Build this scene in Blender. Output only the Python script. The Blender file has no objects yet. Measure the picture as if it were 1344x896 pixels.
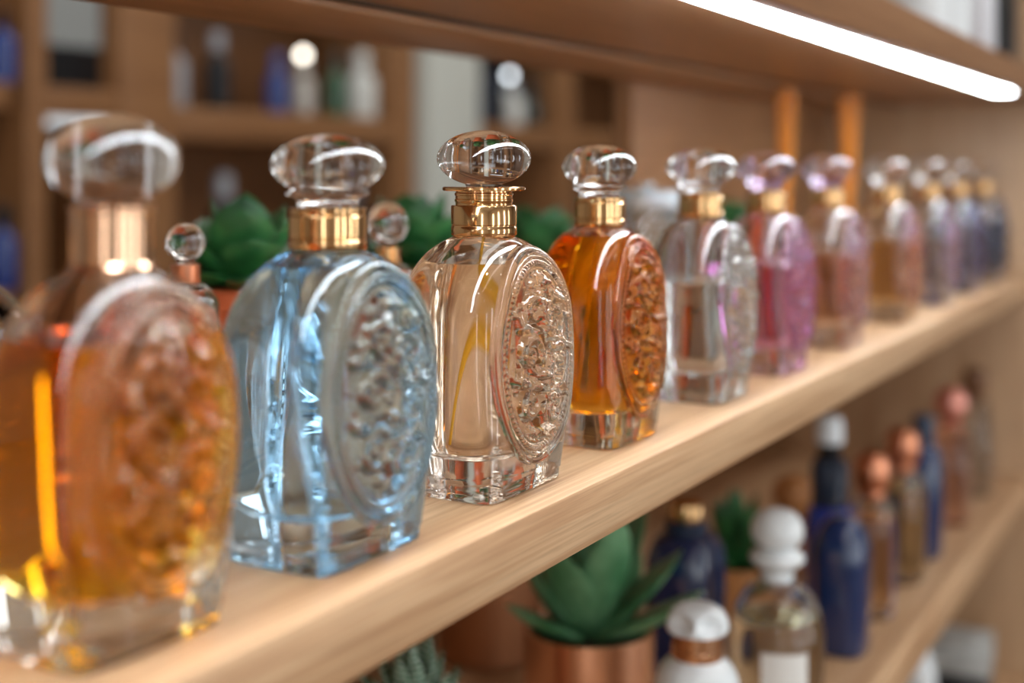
import bpy, bmesh, math, random
import numpy as np
from mathutils import Vector, Matrix

C = bpy.context.scene.collection
PI = math.pi
rnd = random.Random(7)

# ------------------------------------------------------------------ helpers
def obj(name, bm, mat, parent=None, smooth=True, angle=40, loc=None):
    me = bpy.data.meshes.new(name)
    bm.normal_update()
    bm.to_mesh(me); bm.free()
    if smooth:
        me.polygons.foreach_set('use_smooth', [True] * len(me.polygons))
        me.set_sharp_from_angle(angle=math.radians(angle))
    me.materials.append(mat)
    o = bpy.data.objects.new(name, me); C.objects.link(o)
    if parent is not None: o.parent = parent
    if loc is not None: o.location = loc
    return o

def inst(name, me, mat, parent):
    """another object on the same mesh with a material of its own"""
    o = bpy.data.objects.new(name, me); C.objects.link(o); o.parent = parent
    o.material_slots[0].link = 'OBJECT'; o.material_slots[0].material = mat
    return o

def thing(name, label, cat, loc=(0, 0, 0), rz=0.0, group=None):
    o = bpy.data.objects.new(name, None); C.objects.link(o)
    o.empty_display_size = .02
    o.location = loc; o.rotation_euler = (0, 0, rz)
    o['label'] = label; o['category'] = cat
    if group: o['group'] = group
    return o

def tag(o, label=None, cat=None, group=None, kind=None):
    if label: o['label'] = label
    if cat: o['category'] = cat
    if group: o['group'] = group
    if kind: o['kind'] = kind
    return o

def box(bm, x0, x1, y0, y1, z0, z1, bev=0.0, seg=2):
    r = bmesh.ops.create_cube(bm, size=1.0)
    vs = r['verts']
    for v in vs:
        v.co = Vector(((x0 + x1) / 2 + v.co.x * (x1 - x0), (y0 + y1) / 2 + v.co.y * (y1 - y0), (z0 + z1) / 2 + v.co.z * (z1 - z0)))
    if bev > 0:
        es = list({e for v in vs for e in v.link_edges})
        bmesh.ops.bevel(bm, geom=es, offset=bev, segments=seg, affect='EDGES', profile=.5)
    return bm

def bx(*a, **k):
    return box(bmesh.new(), *a, **k)

def lathe(bm, prof, n=48, cx=0, cy=0, cap0=True, cap1=True):
    """prof: list of (r, z)."""
    rings = []
    for r, z in prof:
        if r < 1e-6:
            rings.append([bm.verts.new((cx, cy, z))])
        else:
            rings.append([bm.verts.new((cx + r * math.cos(2 * PI * k / n), cy + r * math.sin(2 * PI * k / n), z)) for k in range(n)])
    bridge(bm, rings, cap0, cap1)
    return bm

def bridge(bm, rings, cap0=True, cap1=True):
    for a, b in zip(rings, rings[1:]):
        if len(a) == 1 and len(b) == 1: continue
        n = max(len(a), len(b))
        for k in range(n):
            k2 = (k + 1) % n
            if len(a) == 1: bm.faces.new((a[0], b[k2], b[k]))
            elif len(b) == 1: bm.faces.new((a[k], a[k2], b[0]))
            else: bm.faces.new((a[k], a[k2], b[k2], b[k]))
    if cap0 and len(rings[0]) > 1: bm.faces.new(list(reversed(rings[0])))
    if cap1 and len(rings[-1]) > 1: bm.faces.new(rings[-1])

def superring(bm, w, t, n, z, N=96, cx=0, cy=0):
    """section with half depth t along x and half width w along y"""
    vs = []
    for k in range(N):
        a = 2 * PI * (k + .5) / N
        c, s = math.cos(a), math.sin(a)
        e = 2.0 / n
        vs.append(bm.verts.new((cx + t * math.copysign(abs(c) ** e, c), cy + w * math.copysign(abs(s) ** e, s), z)))
    return vs

def tube(bm, pts, r, n=10, r1=None):
    pts = [Vector(p) for p in pts]
    rings = []
    up = Vector((0, 0, 1))
    for i, p in enumerate(pts):
        d = (pts[min(i + 1, len(pts) - 1)] - pts[max(i - 1, 0)]).normalized()
        a = d.cross(Vector((0.31, .95, .02))).normalized()
        b = d.cross(a).normalized()
        rr = r if r1 is None else r + (r1 - r) * i / (len(pts) - 1)
        rings.append([bm.verts.new(p + a * rr * math.cos(2 * PI * k / n) + b * rr * math.sin(2 * PI * k / n)) for k in range(n)])
    bridge(bm, rings)
    bmesh.ops.recalc_face_normals(bm, faces=bm.faces)
    return bm

def superquad(rx, h, e=2.0, zc=0.0, m=20, skew=0.0):
    """profile of an egg: half radius rx, half height h"""
    pr = []
    for i in range(m + 1):
        a = -PI / 2 + PI * i / m
        c, s = max(0.0, math.cos(a)), math.sin(a)
        r = rx * (c ** (2 / e))
        z = zc + h * math.copysign(abs(s) ** (2 / e), s)
        pr.append((r if 0 < i < m else 0.0, z))
    return pr

# ------------------------------------------------------------------ materials
def newmat(name):
    m = bpy.data.materials.new(name); m.use_nodes = True
    nt = m.node_tree; nt.nodes.clear()
    out = nt.nodes.new('ShaderNodeOutputMaterial')
    return m, nt, out

def lin(r, g, b):
    f = lambda c: ((c / 255) / 12.92 if c / 255 <= .04045 else ((c / 255 + .055) / 1.055) ** 2.4)
    return (f(r), f(g), f(b), 1)

def pbr(name, col, rough=.5, metal=0, spec=.5, coat=0, trans=0, ior=1.45, noise=0.0, nscale=40):
    m, nt, out = newmat(name)
    p = nt.nodes.new('ShaderNodeBsdfPrincipled')
    p.inputs['Base Color'].default_value = col
    p.inputs['Roughness'].default_value = rough
    p.inputs['Metallic'].default_value = metal
    p.inputs['Specular IOR Level'].default_value = spec
    p.inputs['Coat Weight'].default_value = coat
    p.inputs['Transmission Weight'].default_value = trans
    p.inputs['IOR'].default_value = ior
    if noise:
        tc = nt.nodes.new('ShaderNodeTexCoord'); nz = nt.nodes.new('ShaderNodeTexNoise')
        nz.inputs['Scale'].default_value = nscale; nz.inputs['Detail'].default_value = 4
        mp = nt.nodes.new('ShaderNodeMapRange')
        mp.inputs['To Min'].default_value = 1 - noise; mp.inputs['To Max'].default_value = 1 + noise
        mx = nt.nodes.new('ShaderNodeVectorMath'); mx.operation = 'SCALE'
        mx.inputs[0].default_value = col[:3]
        nt.links.new(tc.outputs['Object'], nz.inputs['Vector'])
        nt.links.new(nz.outputs['Fac'], mp.inputs['Value'])
        nt.links.new(mp.outputs['Result'], mx.inputs['Scale'])
        nt.links.new(mx.outputs[0], p.inputs['Base Color'])
    nt.links.new(p.outputs[0], out.inputs['Surface'])
    return m

def glass(name, tint=(1, 1, 1), ior=1.5, rough=0.0, absorb=None, dens=0):
    m, nt, out = newmat(name)
    g = nt.nodes.new('ShaderNodeBsdfGlass')
    g.inputs['Color'].default_value = (*tint, 1)
    g.inputs['IOR'].default_value = ior
    g.inputs['Roughness'].default_value = rough
    nt.links.new(g.outputs[0], out.inputs['Surface'])
    if absorb:
        v = nt.nodes.new('ShaderNodeVolumeAbsorption')
        v.inputs['Color'].default_value = (*absorb, 1)
        v.inputs['Density'].default_value = dens
        nt.links.new(v.outputs[0], out.inputs['Volume'])
    return m

def tintvol(name, T, depth, ior, surf=(1, 1, 1)):
    """glass or liquid that lets through colour T after a path of depth metres"""
    s = [-math.log(max(1e-3, t)) / depth for t in T]
    d = max(s)
    return glass(name, surf, ior, 0.0, tuple(1 - a / d for a in s), d)

def emit(name, col, strength):
    m, nt, out = newmat(name)
    e = nt.nodes.new('ShaderNodeEmission')
    e.inputs['Color'].default_value = (*col, 1); e.inputs['Strength'].default_value = strength
    nt.links.new(e.outputs[0], out.inputs['Surface'])
    return m

def wood(name, c_dark, c_mid, c_light, axis='Y', scale=1.0, rough=.45, contrast=1.0):
    m, nt, out = newmat(name)
    p = nt.nodes.new('ShaderNodeBsdfPrincipled')
    tc = nt.nodes.new('ShaderNodeTexCoord')
    def noise(sx, along, det, dist=0.0):
        mp = nt.nodes.new('ShaderNodeMapping')
        sc = {'X': (along, sx, sx), 'Y': (sx, along, sx), 'Z': (sx, sx, along)}[axis]
        mp.inputs['Scale'].default_value = [v * scale for v in sc]
        nz = nt.nodes.new('ShaderNodeTexNoise'); nz.inputs['Scale'].default_value = 1
        nz.inputs['Detail'].default_value = det; nz.inputs['Distortion'].default_value = dist
        nt.links.new(tc.outputs['Object'], mp.inputs['Vector'])
        nt.links.new(mp.outputs[0], nz.inputs['Vector'])
        return nz
    big = noise(42, 2.2, 3, 1.2); fine = noise(520, 7, 4, .3); pore = noise(900, 30, 2)
    mix = nt.nodes.new('ShaderNodeMath'); mix.operation = 'MULTIPLY_ADD'
    mix.inputs[1].default_value = .50
    sc2 = nt.nodes.new('ShaderNodeMath'); sc2.operation = 'MULTIPLY'; sc2.inputs[1].default_value = .50
    nt.links.new(fine.outputs['Fac'], sc2.inputs[0])
    nt.links.new(big.outputs['Fac'], mix.inputs[0]); nt.links.new(sc2.outputs[0], mix.inputs[2])
    cr = nt.nodes.new('ShaderNodeValToRGB')
    e = cr.color_ramp.elements
    e[0].position = .5 - .17 / contrast; e[0].color = c_dark
    e[1].position = .5 + .15 / contrast; e[1].color = c_light
    k = cr.color_ramp.elements.new(.5); k.color = c_mid
    nt.links.new(mix.outputs[0], cr.inputs['Fac'])
    pr = nt.nodes.new('ShaderNodeMapRange')
    pr.inputs['From Min'].default_value = .3; pr.inputs['From Max'].default_value = .5
    pr.inputs['To Min'].default_value = .86; pr.inputs['To Max'].default_value = 1
    nt.links.new(pore.outputs['Fac'], pr.inputs['Value'])
    vm = nt.nodes.new('ShaderNodeVectorMath'); vm.operation = 'SCALE'
    nt.links.new(cr.outputs['Color'], vm.inputs[0]); nt.links.new(pr.outputs[0], vm.inputs['Scale'])
    nt.links.new(vm.outputs[0], p.inputs['Base Color'])
    p.inputs['Roughness'].default_value = rough
    bp = nt.nodes.new('ShaderNodeBump'); bp.inputs['Strength'].default_value = .12; bp.inputs['Distance'].default_value = .0006
    nt.links.new(fine.outputs['Fac'], bp.inputs['Height']); nt.links.new(bp.outputs[0], p.inputs['Normal'])
    nt.links.new(p.outputs[0], out.inputs['Surface'])
    return m

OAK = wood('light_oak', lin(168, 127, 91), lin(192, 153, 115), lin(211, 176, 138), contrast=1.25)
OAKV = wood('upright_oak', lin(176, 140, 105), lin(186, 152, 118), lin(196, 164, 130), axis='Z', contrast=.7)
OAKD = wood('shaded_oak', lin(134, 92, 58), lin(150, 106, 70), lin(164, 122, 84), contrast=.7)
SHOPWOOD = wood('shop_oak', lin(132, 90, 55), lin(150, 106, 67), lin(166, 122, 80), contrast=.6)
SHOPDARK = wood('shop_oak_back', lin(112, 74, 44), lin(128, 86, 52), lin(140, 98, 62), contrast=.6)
GROOVE = pbr('groove_shadow_gap', lin(60, 44, 32), .7)
GOLD = pbr('polished_gold', (.72, .44, .21, 1), .12, 1)
ROSEGOLD = pbr('rose_gold', (.76, .46, .29, 1), .16, 1)
COPPER = pbr('brushed_copper', (.84, .46, .29, 1), .27, 1, noise=.06, nscale=60)
COPPERCAP = pbr('copper_cap', (.72, .30, .17, 1), .28, 1)
COPPERDARK = pbr('dull_copper', (.50, .22, .10, 1), .5, .6)
PINKCAP = pbr('pink_metal_cap', (.78, .34, .27, 1), .3, .8)
TERRA = pbr('terracotta', lin(190, 90, 45), .7, noise=.1)
WHITEPLA = pbr('white_glossy_plastic', (.80, .86, .90, 1), .18, 0, coat=.4)
WHITECER = pbr('white_ceramic', (.79, .84, .87, 1), .25)
PAPER = pbr('white_paper', (.8, .8, .78, 1), .8)
PRINT = pbr('grey_print', (.42, .42, .42, 1), .8)
BLACKPLA = pbr('black_plastic', (.012, .014, .018, 1), .3)
NAVYPLA = pbr('navy_plastic', (.028, .045, .09, 1), .3)
NAVYGLASS = pbr('navy_lacquered_glass', (.004, .024, .10, 1), .06, 0, coat=1)
NAVYDEEP = pbr('navy_glass', (.012, .03, .10, 1), .08, 0, coat=1)
BLUEBRIGHT = pbr('cobalt_glass', (.01, .05, .5, 1), .08, 0, coat=1)
SOIL = pbr('potting_soil', (.02, .014, .01, 1), .95, noise=.5, nscale=300)
WALLW = pbr('shop_wall_paint', (.62, .58, .52, 1), .9, noise=.03, nscale=8)
PILLARW = pbr('pale_pillar_paint', (.62, .66, .62, 1), .8, noise=.03, nscale=8)
FLOORM = wood('floor_planks', lin(120, 90, 62), lin(140, 106, 76), lin(156, 122, 90), scale=.3)
CEILM = pbr('ceiling_paint', (.7, .69, .67, 1), .95, noise=.02, nscale=5)
CLEAR = glass('clear_glass', (1, 1, 1), 1.5)
AIR = glass('air_space', (1, 1, 1), 1 / 1.5)
WOODCAP = wood('turned_wood', lin(170, 110, 60), lin(190, 128, 74), lin(205, 146, 92), axis='Z')
REED = pbr('amber_reed', lin(214, 132, 40), .35, 0)
LED = emit('led_diffuser', (.86, .94, 1.0), 32)
LEDFAR = emit('far_led', (.93, .97, 1.0), .75)
GLINTWARM = emit('warm_glint', (1.0, .93, .80), 6.5)  # glow for imitated glints on the background bottles, not a lamp
GLINTCOOL = emit('cool_glint', (.88, .95, 1.0), 5.5)
DOWN = emit('downlight_glow', (1.0, .97, .93), 120)

def leafmat(name, a, b, rough=.38, stripes=False):
    m, nt, out = newmat(name)
    p = nt.nodes.new('ShaderNodeBsdfPrincipled')
    tc = nt.nodes.new('ShaderNodeTexCoord'); nz = nt.nodes.new('ShaderNodeTexNoise')
    nz.inputs['Scale'].default_value = 38; nz.inputs['Detail'].default_value = 3
    cr = nt.nodes.new('ShaderNodeValToRGB')
    cr.color_ramp.elements[0].position = .35; cr.color_ramp.elements[0].color = a
    cr.color_ramp.elements[1].position = .68; cr.color_ramp.elements[1].color = b
    nt.links.new(tc.outputs['Object'], nz.inputs['Vector']); nt.links.new(nz.outputs['Fac'], cr.inputs['Fac'])
    src = cr.outputs['Color']
    if stripes:
        wv = nt.nodes.new('ShaderNodeTexWave'); wv.bands_direction = 'Z'
        wv.inputs['Scale'].default_value = 90; wv.inputs['Distortion'].default_value = 1.5
        r2 = nt.nodes.new('ShaderNodeValToRGB')
        r2.color_ramp.elements[0].position = .6; r2.color_ramp.elements[0].color = (0, 0, 0, 1)
        r2.color_ramp.elements[1].position = .8; r2.color_ramp.elements[1].color = (1, 1, 1, 1)
        mx = nt.nodes.new('ShaderNodeMix'); mx.data_type = 'RGBA'
        mx.inputs[7].default_value = (.55, .66, .56, 1)
        nt.links.new(tc.outputs['Object'], wv.inputs['Vector']); nt.links.new(wv.outputs['Fac'], r2.inputs['Fac'])
        nt.links.new(r2.outputs['Color'], mx.inputs[0]); nt.links.new(src, mx.inputs[6])
        src = mx.outputs[2]
    nt.links.new(src, p.inputs['Base Color'])
    p.inputs['Roughness'].default_value = rough
    p.inputs['Subsurface Weight'].default_value = .08
    p.inputs['Subsurface Radius'].default_value = (.002, .004, .001)
    nt.links.new(p.outputs[0], out.inputs['Surface'])
    return m

LEAF = leafmat('jade_leaf', lin(22, 70, 34), lin(56, 118, 62))
LEAFG = leafmat('grey_green_leaf', lin(62, 118, 76), lin(118, 168, 126), .33)
LEAFS = leafmat('striped_leaf', lin(40, 88, 58), lin(84, 130, 92), .45, True)

# ------------------------------------------------------------------ camera
H = 1.324                                   # camera height; the main shelf top lies at 1.200
cam = bpy.data.cameras.new('camera'); camo = bpy.data.objects.new('camera', cam); C.objects.link(camo)
cam.sensor_width = 36; cam.lens = 36 * 1677 / 1344
cam.shift_y = -(448 - 225) / 1344
camo.location = (0, 0, H); camo.rotation_euler = (PI / 2, 0, math.radians(30))
cam.dof.use_dof = True; cam.dof.focus_distance = .500; cam.dof.aperture_fstop = 3.9
cam.clip_start = .02
bpy.context.scene.camera = camo

# ------------------------------------------------------------------ room
def struct(name, bm, m, **k):
    o = obj(name, bm, m, smooth=False); o['kind'] = 'structure'; return o
struct('floor', bx(-2.7, 2.6, -2.2, 6.2, -.1, 0), FLOORM)
struct('ceiling', bx(-2.7, 2.6, -2.2, 6.2, 2.75, 2.85), CEILM)
struct('wall_left', bx(-2.7, -2.45, -2.2, 6.2, 0, 2.75), WALLW)
struct('wall_right', bx(2.5, 2.6, -2.2, 6.2, 0, 2.75), WALLW)
struct('wall_back', bx(-2.45, 2.5, -2.2, -2.1, 0, 2.75), WALLW)
struct('wall_front', bx(-2.45, 2.5, 6.1, 6.2, 0, 2.75), WALLW)

# ------------------------------------------------------------------ the display shelving
unit = thing('display_shelf', 'light oak display shelving with a bright lit strip under its upper board', 'shelf', (-.35, .3, 0))
ux, uy = .35, -.3
def upart(name, m, x0, x1, y0, y1, z0, z1, bev=.0012, parent=None):
    return obj(name, bx(x0 + ux, x1 + ux, y0 + uy, y1 + uy, z0, z1, bev=bev), m, parent or unit, angle=30)
Z1, Z0, ZL, ZU = 1.200, .959, .724, 1.407
upart('shelf_board', OAK, -.535, -.226, -.9, 1.62, Z1 - .0245, Z1, .0016)
upart('shelf_board', OAK, -.600, -.226, -.9, 1.62, Z0 - .026, Z0, .0016)
upart('shelf_board', OAK, -.600, -.226, -.9, 1.62, ZL - .026, ZL, .0016)
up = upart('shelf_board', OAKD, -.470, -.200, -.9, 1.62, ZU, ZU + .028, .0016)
up['label'] = 'upper oak board above the perfume row'
# shadow gap and back rail on the underside of the upper board
upart('groove', GROOVE, -.380, -.374, -.9, 1.62, ZU - .0012, ZU + .002, 0)
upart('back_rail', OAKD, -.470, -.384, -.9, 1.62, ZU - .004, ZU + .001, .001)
led = upart('light_strip', LED, -.234, -.213, -.85, 1.415, ZU - .0012, ZU + .002, .0008)
led['label'] = 'glowing white light strip'
upart('end_panel', OAKV, -.620, -.212, 1.62, 1.645, .02, 1.95, .001)
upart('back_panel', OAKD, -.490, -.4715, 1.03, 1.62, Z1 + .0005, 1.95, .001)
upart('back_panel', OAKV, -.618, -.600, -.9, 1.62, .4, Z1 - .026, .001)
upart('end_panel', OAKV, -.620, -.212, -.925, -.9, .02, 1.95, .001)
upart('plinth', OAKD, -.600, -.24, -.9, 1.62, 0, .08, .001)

# ------------------------------------------------------------------ perfume bottles of the row
CM = .01
MA, MB, MZ = 3.02, 4.22, 5.30                # half width, half height and centre of the oval medallion
BODY = [  # z, half width (y), half depth (x), exponent
    (0.70, 2.94, 2.15, 7), (1.6, 3.14, 2.27, 6.0), (3.2, 3.38, 2.37, 5.0), (5.0, 3.50, 2.40, 4.6), (6.2, 3.48, 2.40, 4.4),
    (7.0, 3.40, 2.38, 4.2), (7.8, 3.18, 2.30, 3.9), (8.5, 2.80, 2.15, 3.6), (9.1, 2.28, 1.92, 3.2), (9.5, 1.78, 1.62, 2.7), (9.78, 1.28, 1.26, 2.0)]
_zz = np.array([b[0] for b in BODY])
def _pchip(xs, ys, x):
    h = np.diff(xs); d = np.diff(ys) / h
    m = np.zeros_like(ys)
    for i in range(1, len(xs) - 1):
        if d[i - 1] * d[i] > 0:
            w1 = 2 * h[i] + h[i - 1]; w2 = h[i] + 2 * h[i - 1]
            m[i] = (w1 + w2) / (w1 / d[i - 1] + w2 / d[i])
    m[0] = d[0]; m[-1] = d[-1] * 1.3
    x = np.clip(x, xs[0], xs[-1])
    i = np.clip(np.searchsorted(xs, x) - 1, 0, len(xs) - 2)
    t = (x - xs[i]) / h[i]
    return ((1 + 2 * t) * (1 - t) ** 2 * ys[i] + t * (1 - t) ** 2 * h[i] * m[i] + t * t * (3 - 2 * t) * ys[i + 1] + t * t * (t - 1) * h[i] * m[i + 1])
def prof(z):
    return tuple(_pchip(_zz, np.array([b[k] for b in BODY], float), np.asarray(z, float)) for k in (1, 2, 3))

def body_bm():
    bm = bmesh.new(); rings = []
    foot = [(0.0, 2.74, 1.96, 8), (0.05, 2.82, 2.03, 8), (0.42, 2.86, 2.07, 8), (0.48, 2.90, 2.11, 8)]
    for z, w, t, n in foot: rings.append(superring(bm, w * CM, t * CM, n, z * CM, 128))
    for z in list(np.linspace(.70, 7.2, 34)) + list(np.linspace(7.35, 9.78, 26)):
        w, t, n = prof(z)
        rings.append(superring(bm, w * CM, t * CM, n, z * CM, 128))
    for z, r in ((9.86, 1.12), (9.95, 1.06), (10.10, 1.04)): rings.append(superring(bm, r * CM, r * CM, 2, z * CM, 128))
    bridge(bm, rings)
    # the seat of the medallion is open, so that body and relief are one piece of glass
    seat = [f for f in bm.faces if f.calc_center_median().x > .4 * CM and (f.calc_center_median().y / (MA * CM)) ** 2 + ((f.calc_center_median().z - MZ * CM) / (MB * CM)) ** 2 < .90]
    bmesh.ops.delete(bm, geom=seat, context='FACES')
    return bm

def inner_bm(z0, z1, dome=True, top=False):
    """the hollow inside the glass between two heights"""
    bm = bmesh.new(); rings = []
    zb = 1.45; hb = 1.0
    zs = list(zb + hb * (1 - np.cos(np.linspace(0.0, PI / 2, 12)))) if dome else []
    zs = [z for z in zs if z < z1] + list(np.linspace(zb + hb + .15 if dome else z0, z1, max(4, int((z1 - z0) * 5))))
    for i, z in enumerate(zs):
        w, t, n = (float(v) for v in prof(max(z, .8)))
        k = 1.0
        if dome and z < zb + hb:
            q = (zb + hb - z) / hb
            k = max(.04, math.sqrt(max(0, 1 - q * q))) ** .55
        iw, it = max(.5, (w - .34)) * k, max(.5, (t - .30)) * k
        rings.append(superring(bm, iw * CM, it * CM, max(2.0, n - .6), z * CM, 96))
    if top: rings.append(superring(bm, .55 * CM, .55 * CM, 2, 9.98 * CM, 96))
    bridge(bm, rings)
    return bm

# relief of the oval medallion ------------------------------------------------
def spiral(cu, cv, r0, turns, a0, sgn, r_end=.06, width=.25):
    t = np.linspace(0, 1, 70)
    a = a0 + sgn * turns * 2 * PI * t
    r = r0 * (1 - t) + r_end * t
    return np.stack([cu + r * np.cos(a), cv + r * np.sin(a), width * (1 - .45 * t)], 1)
def bez(p0, p1, p2, p3, w0, w1):
    t = np.linspace(0, 1, 60)[:, None]
    P = (1 - t) ** 3 * np.array(p0) + 3 * t * (1 - t) ** 2 * np.array(p1) + 3 * t * t * (1 - t) * np.array(p2) + t ** 3 * np.array(p3)
    return np.concatenate([P, w0 + (w1 - w0) * t], 1)
def relief_strokes(seed):
    r = random.Random(seed); S = []
    # central stem, bottom to top, waving
    S.append(bez((0.1, -3.0), (-1.2, -1.6), (1.1, -.3), (-.1, 1.2), .32, .28)); S.append(bez((-.1, 1.2), (-.9, 2.0), (.6, 2.4), (.1, 3.1), .28, .16))
    S += [spiral(-.85, -1.75, .78, 1.6, .2, 1), spiral(.95, -.75, .72, 1.5, 3.6, -1), spiral(-.95, .15, .70, 1.5, -.4, 1),
          spiral(.85, 1.15, .74, 1.6, 3.9, -1), spiral(-.72, 1.75, .62, 1.4, -.6, 1), spiral(.75, -2.15, .56, 1.3, 2.4, 1), spiral(.35, 2.35, .42, 1.3, -1.2, -1, .05, .13)]
    # acanthus leaves: fans of short curved strokes
    for cu, cv, ang, n in ((-.3, -.7, 2.4, 5), (.25, .35, .5, 5), (-.35, 1.0, 2.2, 4), (.3, -1.55, -.4, 5), (1.55, .2, 1.4, 4), (-1.65, -.9, 1.7, 4),
                           (-1.5, 1.1, 1.5, 4), (1.45, -1.6, 1.2, 3), (0, 2.8, 1.57, 4), (-.2, -2.75, -1.5, 4), (1.2, 2.05, 1.1, 3)):
        for k in range(n):
            a = ang + (k - (n - 1) / 2) * .38 + r.uniform(-.08, .08); L = r.uniform(.55, .85)
            p0 = np.array((cu, cv)); d = np.array((math.cos(a), math.sin(a))); q = np.array((-d[1], d[0])) * r.choice((-1, 1)) * .18
            S.append(bez(p0, p0 + d * L * .35 + q, p0 + d * L * .7 + q, p0 + d * L, .21, .06))
    pearls = []
    for k in range(44):
        a = r.uniform(0, 2 * PI); q = math.sqrt(r.uniform(0, .56))
        pearls.append((q * MA * math.cos(a), q * MB * math.sin(a), r.uniform(.10, .24)))
    return S, pearls

def medallion_bm(seed, rings=92, segs=264):
    S, pearls = relief_strokes(seed)
    rr = np.concatenate([np.linspace(0, .80, rings - 26, endpoint=False), np.linspace(.80, 1.0, 26)])[1:]
    aa = np.arange(segs) * 2 * PI / segs
    Rm, Am = np.meshgrid(rr, aa, indexing='ij')
    U = MA * Rm * np.cos(Am); V = MB * Rm * np.sin(Am)
    U = np.concatenate([[0.0], U.ravel()]); V = np.concatenate([[0.0], V.ravel()])
    R = np.sqrt((U / MA) ** 2 + (V / MB) ** 2); A = np.arctan2(V / MB, U / MA)
    h = np.zeros_like(U)
    for st in S:
        best = np.zeros_like(U)
        for pu, pv, pw in st[::2]:
            d2 = (U - pu) ** 2 + (V - pv) ** 2
            m = d2 < pw * pw
            best[m] = np.maximum(best[m], np.sqrt(1 - d2[m] / (pw * pw)) * pw * 1.7)
        h = np.maximum(h, best) + .25 * np.minimum(h, best)
    for pu, pv, pr in pearls:
        d2 = (U - pu) ** 2 + (V - pv) ** 2; m = d2 < pr * pr
        h[m] = np.maximum(h[m], np.sqrt(1 - d2[m] / pr / pr) * pr * 1.45)
    h *= np.clip((.79 - R) / .05, 0, 1)
    def ridge(c, w, hh):
        return hh * np.sqrt(np.clip(1 - ((R - c) / w) ** 2, 0, 1))
    beads = ridge(.845, .034, .20) * (.35 + .65 * np.abs(np.sin(A * 44)))
    beads2 = ridge(.785, .017, .10) * (.45 + .55 * np.abs(np.sin(A * 60)))
    h = np.maximum.reduce([h, beads, beads2, ridge(.965, .042, .15), ridge(.900, .020, .13)])
    h -= .05 * np.clip((.80 - R) / .1, 0, 1)
    Z = V + MZ
    w, t, n = prof(np.clip(Z, .7, 9.7))
    face = t * np.power(np.clip(1 - np.power(np.clip(np.abs(U) / w, 0, .985), n), 0.02, 1), 1 / n)
    front = .80 * face + .20 * 2.36 + .07 + h
    back = face - .02
    edge = np.clip((1 - R) / .02, 0, 1)
    front = np.maximum(back + .04, front)
    bm = bmesh.new()
    def addside(X, sg):
        vs = [bm.verts.new((X[i] * CM, U[i] * CM, Z[i] * CM)) for i in range(len(U))]
        nr = len(rr)
        for k in range(segs):
            a, b = 1 + k, 1 + (k + 1) % segs
            bm.faces.new((vs[0], vs[a], vs[b]) if sg > 0 else (vs[0], vs[b], vs[a]))
            for i in range(nr - 1):
                p, q = 1 + i * segs + k, 1 + i * segs + (k + 1) % segs
                f = (vs[p], vs[p + segs], vs[q + segs], vs[q])
                bm.faces.new(f if sg > 0 else f[::-1])
        return vs[1 + (nr - 1) * segs:]
    fr = addside(front, 1)
    nl = len(U) - segs
    bk = [bm.verts.new((back[nl + k] * CM, U[nl + k] * CM, Z[nl + k] * CM)) for k in range(segs)]   # open behind: it grows out of the body
    for k in range(segs):
        k2 = (k + 1) % segs
        bm.faces.new((fr[k], bk[k], bk[k2], fr[k2]))
    return bm

BODYMESH = obj('glass_body_pattern', body_bm(), CLEAR, angle=28).data
MEDMESH = [obj('medallion_pattern', medallion_bm(s), CLEAR, angle=60).data for s in (3, 11)]
for o in [o for o in bpy.data.objects if o.name.startswith(('glass_body_pattern', 'medallion_pattern'))]:
    bpy.data.objects.remove(o)

def collar(parent, style, m):
    if style == 'flange':
        bm = bmesh.new()
        lathe(bm, [(r * CM, z * CM) for r, z in ((1.12, 9.86), (1.24, 9.86), (1.27, 9.9), (1.27, 10.18), (1.24, 10.22), (1.24, 10.27), (1.27, 10.3), (1.27, 11.0),
              (1.24, 11.05), (1.10, 11.07), (1.10, 11.16), (1.13, 11.2), (1.13, 11.28), (1.10, 11.31), (1.10, 11.42), (1.13, 11.45), (1.13, 11.52), (1.08, 11.56), (1.08, 11.62))], 64)
        c = obj('neck_collar', bm, m, parent)
        bm = bmesh.new()
        lathe(bm, [(r * CM, z * CM) for r, z in ((1.0, 11.62), (1.56, 11.62), (1.60, 11.66), (1.60, 11.74), (1.56, 11.78), (.9, 11.78))], 64)
        obj('flange', bm, m, c)
    elif style == 'band':
        bm = bmesh.new()
        lathe(bm, [(r * CM, z * CM) for r, z in ((1.12, 9.84), (1.26, 9.84), (1.29, 9.88), (1.29, 10.12), (1.25, 10.16), (1.25, 10.22), (1.29, 10.26), (1.29, 10.92),
              (1.25, 10.96), (1.25, 11.0), (1.27, 11.04), (1.27, 11.16), (1.2, 11.2), (.8, 11.2))], 64)
        obj('neck_collar', bm, m, parent)
    else:
        bm = bmesh.new()
        lathe(bm, [(r * CM, z * CM) for r, z in ((1.1, 9.80), (1.26, 9.80), (1.29, 9.86), (1.22, 9.94), (1.22, 11.30), (1.28, 11.36), (1.28, 11.44), (1.15, 11.5), (.8, 11.5))], 64)
        obj('neck_collar', bm, m, parent)

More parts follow.
